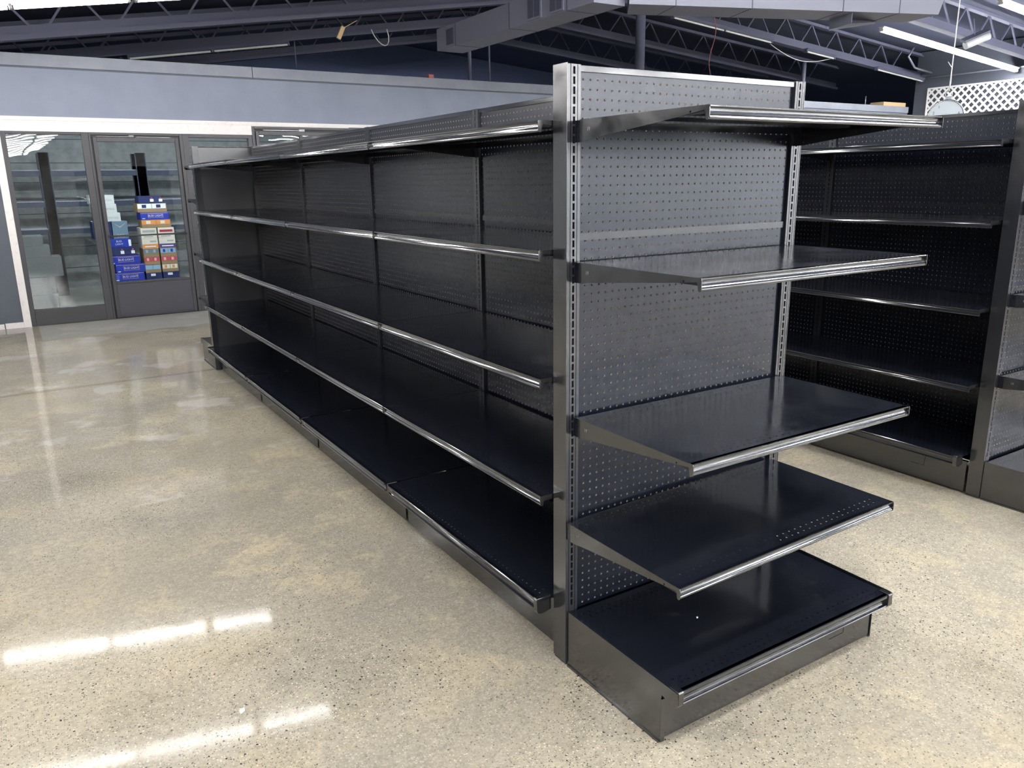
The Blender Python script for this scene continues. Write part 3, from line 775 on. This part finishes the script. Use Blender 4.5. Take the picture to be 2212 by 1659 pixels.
# ------------------------------------------------------------------ ducts, column, conduits
d = empty('air_duct', (3.40, 0, 3.05), 0, 'grey rectangular air duct under the roof with a wide branch at the top', 'duct')
MB().box(0, 0.36, 4.3, 7.38, 0, 0.245).build('duct_body', ['duct'], d)
m = MB(); m.box(-0.004, 0.364, 4.70, 4.712, -0.003, 0.248); m.box(-0.004, 0.364, 5.72, 5.73, -0.003, 0.248); m.box(-0.004, 0.364, 6.9, 6.91, -0.003, 0.248); m.build('duct_seams', ['grille'], d)
for y0, y1 in ((5.12, 5.37), (4.75, 4.98)):
    g = MB().box(-0.016, 0.0, y0, y1, 0.012, 0.232).build('vent_grille', ['duct'], d)
    m = MB(); c = (y0+y1)/2; m.box(-0.019, -0.016, y0+0.018, c-0.006, 0.03, 0.214); m.box(-0.019, -0.016, c+0.006, y1-0.018, 0.03, 0.214); m.build('grille_louvres', ['grille'], g)
MB().box(-0.010, 0.0, 6.95, 7.12, 0.03, 0.20).build('vent_grille', ['grille'], d)
dm = d; d = empty('branch_duct', (0.24, 4.24, 0), math.atan2(3.13-4.28, 6.845-3.62)); d.parent = dm
LB = 3.35
m = MB(); k = 0
m.v += [(0.10, 0, 0), (LB, 0.0, 0), (LB-0.05, 0.42, 0), (0.25, 0.45, 0), (0.10, 0, 0.36), (LB+0.12, 0, 0.36), (LB+0.07, 0.42, 0.36), (0.25, 0.45, 0.36)]
for q in ((0,3,2,1),(4,5,6,7),(0,1,5,4),(1,2,6,5),(2,3,7,6),(3,0,4,7)): m.f.append(q); m.m.append(0)
m.build('duct_body', ['duct'], d)
m = MB()
for x in (0.55, 1.32, 2.28, 2.90): m.box(x, x+0.008, -0.004, 0.0, -0.002, 0.36); m.box(x, x+0.008, 0, 0.43, -0.003, 0.0)
m.build('duct_seams', ['grille'], d)
m = MB(); m.box(2.42, 2.424, 0.05, 0.42, -0.09, 0.0); m.face([(2.42, 0.42, -0.10), (2.95, 0.40, -0.005), (2.42, 0.40, -0.005)]); m.face([(2.40, 0.43, -0.10), (2.95, 0.43, -0.02), (2.95, 0.40, -0.002), (2.42, 0.06, -0.10)])
m.build('damper_plate', ['duct'], d)
m = MB(); m.tube([(6.6, 7.35, 0.0), (6.6, 7.35, zbot(XA)+JD)], 0.068, 20)
tag(m.build('roof_column', ['colpaint']), 'round grey steel column rising behind the end cap to the duct', 'column')
def zc(x, off=0.0): return zbot(x)+off
m = MB(); m.tube([(14.972, 8.2, 3.42), (14.972, 7.2, 3.42), (14.972, 6.3, 3.42), (14.972, 4.6, 3.42)], 0.018, 8)
m.tube([(14.9, 8.02, 3.50), (14.3, 8.02, 3.56), (14.05, 8.02, 3.75), (14.2, 8.02, 3.92)], 0.020, 8)
tag(m.build('conduit', ['conduit']), 'thin grey conduit running along the top of the right wall', 'pipe')
m = MB(); m.tube([(13.63, 8.58, 2.88), (13.63, 8.58, 3.05)], 0.012, 6)
tag(m.build('conduit', ['conduit']), 'short upright grey rod standing on the far soffit', 'pipe')
m = MB(); m.tube([(4.62, 8.75, 2.845), (4.62, 8.75, 3.62)], 0.028, 8); m.tube([(4.95, 8.75, 2.845), (4.95, 8.75, 3.60)], 0.015, 6)
tag(m.build('conduit', ['colpaint']), 'pair of dark upright pipes above the soffit left of the end cap', 'pipe')
m = MB(); m.tube([(11.9, 8.75, 2.845), (11.9, 8.75, 3.62)], 0.04, 8)
tag(m.build('conduit', ['colpaint']), 'dark upright pipe above the far soffit right of the end cap', 'pipe')
# red cord and pale cables
m = MB(); pts = []
for t in range(13):
    z = 3.62-t*0.075; pts.append((7.05+0.05*math.sin(t*0.6)+0.012*t*0, 6.4, z))
m.tube(pts, 0.006, 6); tag(m.build('power_cord', ['redcord']), 'thin red cord dangling beside the grey column', 'cord')
m = MB(); m.tube([(10.3+0.17*k, 8.25, zbot(10.3+0.17*k)-0.05-0.16*math.sin(math.pi*k/10)) for k in range(11)], 0.007, 6)
tag(m.build('hanging_cable', ['rope']), 'pale cable sagging below the right joist', 'cable')
m = MB(); m.tube([(3.05+0.13*math.cos(a/8*math.pi-0.6), 8.3, 3.42-0.19*abs(math.sin(a/8*math.pi))-0.02*a/8) for a in range(9)], 0.006, 6)
tag(m.build('hanging_cable', ['rope']), 'pale loop of cable hanging left of the duct end', 'cable')
m = MB(); m.tube([(2.72, 8.2, 3.47), (2.52, 8.2, 3.36)], 0.005, 6); m.bar((2.53, 8.2, 3.38), (2.46, 8.2, 3.24), 0.035, 0.05)
tag(m.build('cable_tag', ['palecard']), 'small yellowish tag hanging near the cable loop', 'tag')
e = empty('pendant_fitting', (2.55, 10.2, 3.05), 0, 'small dark pendant fitting hanging above the grey soffit', 'light')
MB().tube([(0, 0, 0.04), (0, 0, 0.45)], 0.010, 6).build('stem', ['joist'], e)
MB().box(-0.09, 0.09, -0.05, 0.05, -0.03, 0.04).build('body', ['joist'], e)
# emergency light near the right strip
e = empty('emergency_light', (11.85, 5.5, 3.52), math.radians(-28), 'white oval emergency lamp hanging above the right strip light', 'light')
e.rotation_euler = (math.radians(20), math.radians(-22), math.radians(-32))
m = MB(); m.tube([(-0.19, 0, 0), (-0.17, 0, 0), (0.17, 0, 0), (0.19, 0, 0)], 0.062, 14); m.build('lens', ['printgrey'], e)
MB().box(-0.20, 0.20, -0.03, 0.10, 0.045, 0.085).build('housing', ['grille'], e)
MB().tube([(0, 0.05, 0.08), (0.0, 0.05, 0.33)], 0.010, 6).build('stem', ['joist'], e)

# ------------------------------------------------------------------ lattice on the right wall
def lattice(y1, label):
    LW, LH = 2.44, 1.22
    e = empty('lattice_panel', (14.985, y1-LW, 1.98), 0, label, 'lattice', 'white lattice panels on the right wall')
    m = MB(); p = 0.108*math.sqrt(2); sw = 0.038
    def clipline(c, s):       # line z = s*y + c clipped to the panel
        pts = []
        for yv in (0.0, LW):
            z = s*yv+c
            if 0 <= z <= LH: pts.append((yv, z))
        for zv in (0.0, LH):
            yv = (zv-c)/s
            if 0 < yv < LW: pts.append((yv, zv))
        return pts[:2] if len(pts) >= 2 else None
    n = int((LW+LH)/p)+2
    for k in range(-1, n):
        for s, off, xo in ((1, -LW+k*p, -0.004), (-1, k*p, -0.010)):
            q = clipline(off, s)
            if q and abs(q[0][0]-q[1][0]) > 0.02:
                (ya, za), (yb, zb) = q
                dn = Vector((0, yb-ya, zb-za)).normalized(); nn = Vector((0, -dn.z, dn.y))*sw/2
                a = Vector((xo, ya, za)); b = Vector((xo, yb, zb)); t = Vector((-0.005, 0, 0))
                m.face([a-nn+t, b-nn+t, b+nn+t, a+nn+t]); m.face([a+nn, b+nn, b-nn, a-nn])
                m.face([a-nn, b-nn, b-nn+t, a-nn+t]); m.face([a+nn+t, b+nn+t, b+nn, a+nn])
    m.build('lattice_strips', ['lattice'], e)
    m = MB(); t0, t1 = -0.018, 0.0
    m.box(t0, t1, -0.01, LW+0.01, LH-0.012, LH+0.018); m.box(t0, t1, -0.01, LW+0.01, -0.018, 0.012)
    m.box(t0, t1, -0.012, 0.014, 0, LH); m.box(t0, t1, LW-0.014, LW+0.012, 0, LH)
    m.build('frame', ['lattice'], e)
lattice(8.10, 'white lattice panel on the right wall behind the hanging scale')

# ------------------------------------------------------------------ hanging produce scale
SCX, SCY, SCZ = 5.943, 2.42, 2.005
sc = empty('hanging_scale', (SCX, SCY, SCZ), 0, 'round hanging scale with silver rim in front of the white lattice', 'scale')
ang = math.atan2(-1.8-SCY, -1.34-SCX)     # the dial faces the aisle
sc.rotation_euler = (0, 0, ang+math.pi/2-0.12)
def disc(y0, y1, r0_, r1_, nm, mt, par, seg=40, ring=None):
    m = MB(); k = 0; n = seg
    for y, r in ((y0, r0_), (y1, r1_)):
        for j in range(n): a = 2*math.pi*j/n; m.v.append((r*math.cos(a), y, r*math.sin(a)))
    for j in range(n): j2 = (j+1) % n; m.f.append((j, j2, n+j2, n+j)); m.m.append(0); m.sm.add(len(m.f)-1)
    m.f.append(tuple(reversed(range(n)))); m.m.append(0); m.f.append(tuple(range(n, 2*n))); m.m.append(0)
    return m.build(nm, [mt], par)
disc(-0.030, 0.065, 0.150, 0.145, 'case', 'chrome', sc)
m = MB(); m.tube([(0.146*math.cos(2*math.pi*j/48), -0.034, 0.146*math.sin(2*math.pi*j/48)) for j in range(49)], 0.008, 8, caps=False); m.build('rim', ['chrome'], sc)
fc = disc(-0.036, -0.031, 0.140, 0.140, 'dial_face', 'dial', sc)
for ch, a in (('1', 124), ('2', 158), ('6', 18), ('3', 196), ('5', 342)):
    text_mesh(ch, 0.034, 'dial_number', 'ink', fc, (0.108*math.cos(math.radians(a)), -0.0375, 0.108*math.sin(math.radians(a))))
m = MB()
for j in range(60):
    a = 2*math.pi*j/60; r1, r2 = (0.124, 0.134) if j % 5 else (0.120, 0.134)
    m.bar((r1*math.cos(a), -0.0368, r1*math.sin(a)), (r2*math.cos(a), -0.0368, r2*math.sin(a)), 0.0012)
m.box(-0.035, -0.010, -0.0372, -0.0365, 0.030, 0.033); m.box(0.010, 0.035, -0.0372, -0.0365, 0.030, 0.033); m.box(-0.005, 0.005, -0.0372, -0.0365, 0.026, 0.037)
m.build('dial_marks', ['printgrey'], fc)
m = MB(); m.box(-0.022, 0.022, -0.012, 0.03, 0.145, 0.180); m.build('neck', ['conduit'], sc)
m = MB(); m.tube([(0.028*math.cos(a*math.pi/8), 0.01, 0.200+0.028*math.sin(a*math.pi/8)) for a in range(17)], 0.004, 6, caps=False); m.build('ring', ['chrome'], sc)
ztop = zbot(SCX)+0.0
m = MB(); m.tube([(SCX, SCY, SCZ+0.226), (SCX+0.002, SCY, SCZ+0.42), (SCX, SCY, ztop+JD+0.04)], 0.006, 6)
m.tube([(SCX, SCY, SCZ+0.226), (SCX+0.012, SCY, SCZ+0.30), (SCX, SCY, SCZ+0.42), (SCX-0.035, SCY+0.02, SCZ+0.47)], 0.004, 6)
tag(m.build('rope', ['rope']), 'pale knotted rope from the roof holding the round scale', 'rope')

# ------------------------------------------------------------------ things on the soffit
o = MB().box(14.12, 14.88, 8.50, 8.80, 2.842, 2.96).build('cardboard_box', ['palecard']); tag(o, 'flat tan cardboard box lying on the far soffit near the right wall', 'box')
o = MB().box(3.83, 3.91, 8.49, 8.55, 2.884, 2.935).build('plastic_cap', ['redobj'], bevel=0.008); tag(o, 'small faded red object lying on the top edge of the soffit', 'cap')
o = MB().box(14.98, 15.10, 8.452, 8.47, 2.70, 2.86).build('wall_switch_box', ['whitetrim'], bevel=0.004) if False else None

# ------------------------------------------------------------------ inside the cooler: racks, lamps, cases
def rack(x0, label):
    e = empty('storage_rack', (x0, 11.20, 0), 0, label, 'rack', 'dark racks in the cooler')
    W = 1.22
    for xx in (0.0, W-0.001):
        for yy in (0.0, 0.45): MB().box(xx, xx+0.13, yy, yy+0.03, 0, 1.98).build('post', ['rack'], e)
    for z in (0.90, 1.275, 1.70):
        m = MB(); m.box(0.13, W, 0.005, 0.035, z-0.035, z+0.035); m.box(0.13, W, 0.43, 0.46, z-0.035, z+0.035); m.build('beam', ['rack'], e)
        m = MB()
        for k in range(24): xx = 0.14+k*(W-0.16)/23; m.box(xx, xx+0.004, 0.0, 0.46, z+0.036, z+0.040)
        for yy in (0.0, 0.15, 0.3, 0.455): m.box(0.13, W, yy, yy+0.004, z+0.040, z+0.046)
        m.build('wire_deck', ['conduit'], e)
rack(-0.84, 'dark blue rack in the cooler seen through the left glass')
rack(0.39, 'dark blue rack in the cooler behind the stacked cases at right')
rack(-2.07, 'dark blue rack in the cooler at its left end')
for k, x in enumerate((-1.9, -0.4, 1.1, 2.6)):
    e = empty('cooler_lamp', (x, 8.95, 2.60), 0, '%s lit tube lamp inside the cooler above the door heads' % ('leftmost', 'second from left', 'third from left', 'rightmost')[k], 'light', 'lamps inside the cooler')
    MB().box(-0.6, 0.6, -0.05, 0.05, 0.03, 0.06).build('housing', ['housing'], e)
    m = MB(); m.tube([(-0.58, 0, 0), (0.58, 0, 0)], 0.018, 8); m.tube([(-0.585, 0, 0), (-0.585, 0, 0.03)], 0.008, 6); m.tube([(0.585, 0, 0), (0.585, 0, 0.03)], 0.008, 6); m.build('tube', ['cooltube'], e)

YB = 10.0
def case(x0, x1, z0, z1, mt, label, dp=0.36, y=YB, group=None, name='drink_case'):
    e = empty(name, ((x0+x1)/2, y, z0), 0, label, 'box', group)
    w_ = (x1-x0)/2-0.002
    MB().box(-w_, w_, 0, dp, 0.0, z1-z0-0.001).build('carton', [mt], e, bevel=0.003)
    return e, w_, z1-z0
def quad(e, x0, x1, z0, z1, mt, nm='printed_panel', y=-0.0015):
    return MB().box(x0, x1, y, 0.0, z0, z1).build(nm, [mt], e)
def zig(e, w_, z, h, mt):
    m = MB(); n = 22
    for k in range(n):
        a = -w_+0.004+k*(2*w_-0.008)/n; m.face([(a, -0.0016, z), (a+0.011, -0.0016, z), (a+0.007, -0.0016, z+h)], 0)
    m.build('printed_border', [mt], e)
def bud(x0, x1, z0, z1, where_, big=True):
    e, w_, h = case(x0, x1, z0, z1, 'boxblue', 'bright blue drink case lettered in white, '+where_)
    zig(e, w_, h-0.016, 0.012, 'pinkprint')
    m = MB(); fx0, fx1, fz0, fz1 = -0.085, 0.105, h*0.26, h*0.80; t = 0.003
    m.box(fx0, fx1, -0.0016, 0, fz1-t, fz1); m.box(fx0, fx1, -0.0016, 0, fz0, fz0+t); m.box(fx0, fx0+t, -0.0016, 0, fz0, fz1); m.box(fx1-t, fx1, -0.0016, 0, fz0, fz1)
    m.build('printed_frame', ['pinkprint'], e)
    text_mesh('BUD LIGHT', 0.036, 'lettering', 'print', e, (0.010, -0.002, h*0.52))
    quad(e, -w_+0.02, -w_+0.055, 0.012, 0.022, 'print')
    return e
KX = 0.000905; 
def X(c): return round(-1.338+((-0.339+(c-325)*0.000760)+1.338)*1.118+0.0, 4)   # spacing of the case columns
def row(k): return 0.27+0.1135*k
pal = MB()
for zz in (0.0, 0.1245):
    for k in range(6): pal.box(-0.30, 0.62, YB+k*0.075, YB+k*0.075+0.06, zz+0.125, zz+0.145)
    for xx in (-0.30, 0.12, 0.54): pal.box(xx, xx+0.08, YB, YB+0.435, zz, zz+0.125)

tag(pal.build('pallet', ['wood']), 'stacked wooden pallets under the drink cases in the cooler', 'pallet')
# left column of cases, bottom to top
bud(X(325), X(770), row(0), row(1), 'bottom of the left stack')
bud(X(365), X(795), row(1), row(2), 'second from the bottom of the left stack')
bud(X(295), X(735), row(2), row(3), 'third from the bottom of the left stack')
def navy(x0, x1, z0, z1, label, marks):
    e, w_, h = case(x0, x1, z0, z1, 'boxnavy', label)
    for a in marks:
        quad(e, a-0.022, a+0.022, h*0.22, h*0.58, 'print'); quad(e, a-0.010, a+0.010, h*0.62, h*0.78, 'boxred', 'printed_crest')
    return e
navy(X(255), X(680), row(3), row(4), 'navy drink case with white marks above the blue cases', (0.02, 0.15))
e, w_, h = case(X(285), X(640), row(4), row(5), 'boxblue', 'bright blue drink case just under the door bar, left stack')
text_mesh('BUD', 0.034, 'lettering', 'print', e, (0.0, -0.002, h*0.68)); text_mesh('LIGHT', 0.034, 'lettering', 'print', e, (0.0, -0.002, h*0.36)); quad(e, w_-0.035, w_-0.004, h*0.1, h*0.85, 'print')
navy(X(120), X(385), row(5), row(6), 'navy case beside the steel blue case, lower one', (-0.06, 0.05))
navy(X(120), X(385), row(6), row(7), 'navy case beside the steel blue case, upper one', (-0.06, 0.05))
e, w_, h = case(X(392), X(615), row(5), row(7), 'boxsteel', 'tall steel blue case with pale cans pictured on it')
m = MB()
for k in range(3): m.box(-0.045+k*0.032, -0.022+k*0.032, -0.0016, 0, 0.015, 0.055)
m.face([(-w_+0.01, -0.0016, h*0.92), (0, -0.0016, h*0.62), (w_-0.01, -0.0016, h*0.92), (0, -0.0016, h*0.70)]); m.build('printed_cans', ['printgrey'], e)
for k, (r_, nm) in enumerate(((535, 'lowest'), (495, 'middle'), (475, 'topmost'))):
    e, w_, h = case(X(r_)-0.295, X(r_), row(7+k), row(8+k), 'boxwhite', 'white case with grey script, %s of the three white ones' % nm)
    text_mesh('America', 0.052, 'lettering', 'printgrey', e, (0.03, -0.002, h*0.45))
# right columns
def two(xa, xb, za, zb, face, base, label, n=2, accent=None):
    e, w_, h = case(xa, xb, za, zb, base, label)
    for k in range(n):
        a = -w_+0.004+k*(2*w_-0.008)/n; b = a+(2*w_-0.008)/n-0.006
        quad(e, a, b, h*0.42 if base == 'card' else 0.004, h-0.006, face)
        if accent: quad(e, a+(b-a)*0.30, a+(b-a)*0.62, h*0.50, h*0.86, accent, 'printed_logo', -0.0024)
    return e
L0, L1, R0, R1 = X(790), X(1028), X(1042), X(1290)
two(L0, L1, row(0), row(0)+0.09, 'boxnavy', 'boxnavy', 'navy carton with white bird at the bottom of the middle stack', 1, 'print')
two(R0, R1, row(0), row(0)+0.09, 'boxnavy', 'boxnavy', 'navy carton with white bird at the bottom right of the stack', 1, 'print')
z = row(0)+0.09
for (h_, fl, bl_, fr_, br_, ll, lr, al, ar) in (
    (0.108, 'boxlight', 'card', 'boxcream', 'card', 'light blue tray of cartons low in the middle stack', 'cream and orange tray of cartons low in the right stack', None, 'boxorange'),
    (0.106, 'boxred', 'card', 'boxred', 'card', 'red tray of cartons in the middle stack', 'red tray of cartons in the right stack', 'pinkprint', 'pinkprint'),
    (0.112, 'boxsteel', 'card', 'boxlight', 'card', 'dull blue tray of cartons in the middle stack', 'brighter blue tray of cartons in the right stack', 'printgrey', 'boxblue')):
    two(L0, L1, z, z+h_, fl, bl_, ll, 2, al); two(R0, R1, z, z+h_, fr_, br_, lr, 2, ar); z += h_
for xa, xb, lo, lb in ((L0, L1, 'boxorange', 'carton half cream half orange in the middle stack'), (R0, R1, 'boxpurple', 'carton half cream half purple in the right stack')):
    e, w_, h = case(xa, xb, z, z+0.135, 'boxcream', lb); quad(e, -w_, w_, 0.002, 0.058, lo); quad(e, -w_+0.03, w_-0.03, 0.022, 0.036, 'print', 'printed_logo', -0.0022); quad(e, 0.0, w_-0.02, 0.085, 0.105, 'printgrey', 'printed_logo')
z += 0.135
for xa, xb, ac, lb in ((L0, L1, 'printgrey', 'cream carton with pale print behind the door bar'), (R0, R1, 'printred', 'cream carton with dark red print behind the door bar')):
    e, w_, h = case(xa, xb, z, z+0.140, 'boxcream', lb); quad(e, -w_+0.02, w_-0.02, 0.080, 0.112, ac, 'printed_logo'); quad(e, -w_+0.03, w_-0.05, 0.018, 0.032, 'printgrey', 'printed_logo')
z += 0.140
two(X(820), X(1255), z, z+0.108, 'boxorange', 'card', 'wide brown tray of orange cartons on the right stack', 2, 'boxcream'); z += 0.108
bud(X(815), X(1240), z, z+0.098, 'on the right stack above the orange tray'); z += 0.098
two(X(785), X(1220), z, z+0.118, 'print', 'card', 'wide brown tray of red and white cartons near the top', 2, 'boxnavy'); z += 0.118
navy(X(815), X(1160), z, z+0.098, 'navy case topping the right stack', (0.02, 0.13))
# pale cases inside at the left
zz = 0.0
for k, (xa, xb, h_) in enumerate(((-1.42, -0.92, 0.22), (-1.42, -0.98, 0.22), (-1.42, -0.82, 0.24), (-1.42, -0.93, 0.14), (-1.42, -0.99, 0.12))):
    case(xa, xb, zz, zz+h_, 'boxgrey', 'plain pale case in the left cooler stack, %s' % ('bottom one', 'second from the bottom', 'middle and widest one', 'second from the top', 'topmost one')[k], y=9.55, dp=0.4); zz += h_
# round tag and papers hung on the right-hand frame inside
o = MB().tube([(0.545, 8.60, 1.29), (0.545, 8.606, 1.29)], 0.024, 16).build('round_sticker', ['boxcream']) if False else None

# ------------------------------------------------------------------ scraps on the floor and deck
def scrap(x, y, z, s, label):
    m = MB(); a = random.random()*3
    m.face([(x+s*math.cos(a), y+s*math.sin(a), z+0.001), (x+s*0.6*math.cos(a+1.7), y+s*0.6*math.sin(a+1.7), z+0.003), (x+s*math.cos(a+3.2), y+s*math.sin(a+3.2), z+0.001), (x+s*0.5*math.cos(a+4.6), y+s*0.5*math.sin(a+4.6), z+0.0015)])
    o = m.build('paper_scrap', ['debris']); s_ = o.modifiers.new('solid', 'SOLIDIFY'); s_.thickness = 0.0008
    return tag(o, label, 'scrap')
scrap(-0.955, 0.345, 0.0, 0.016, 'tiny white scrap on the concrete floor left of the shelving')
scrap(0.30, -0.25, 0.190, 0.006, 'tiny white crumb on the base deck of the foreground end cap')
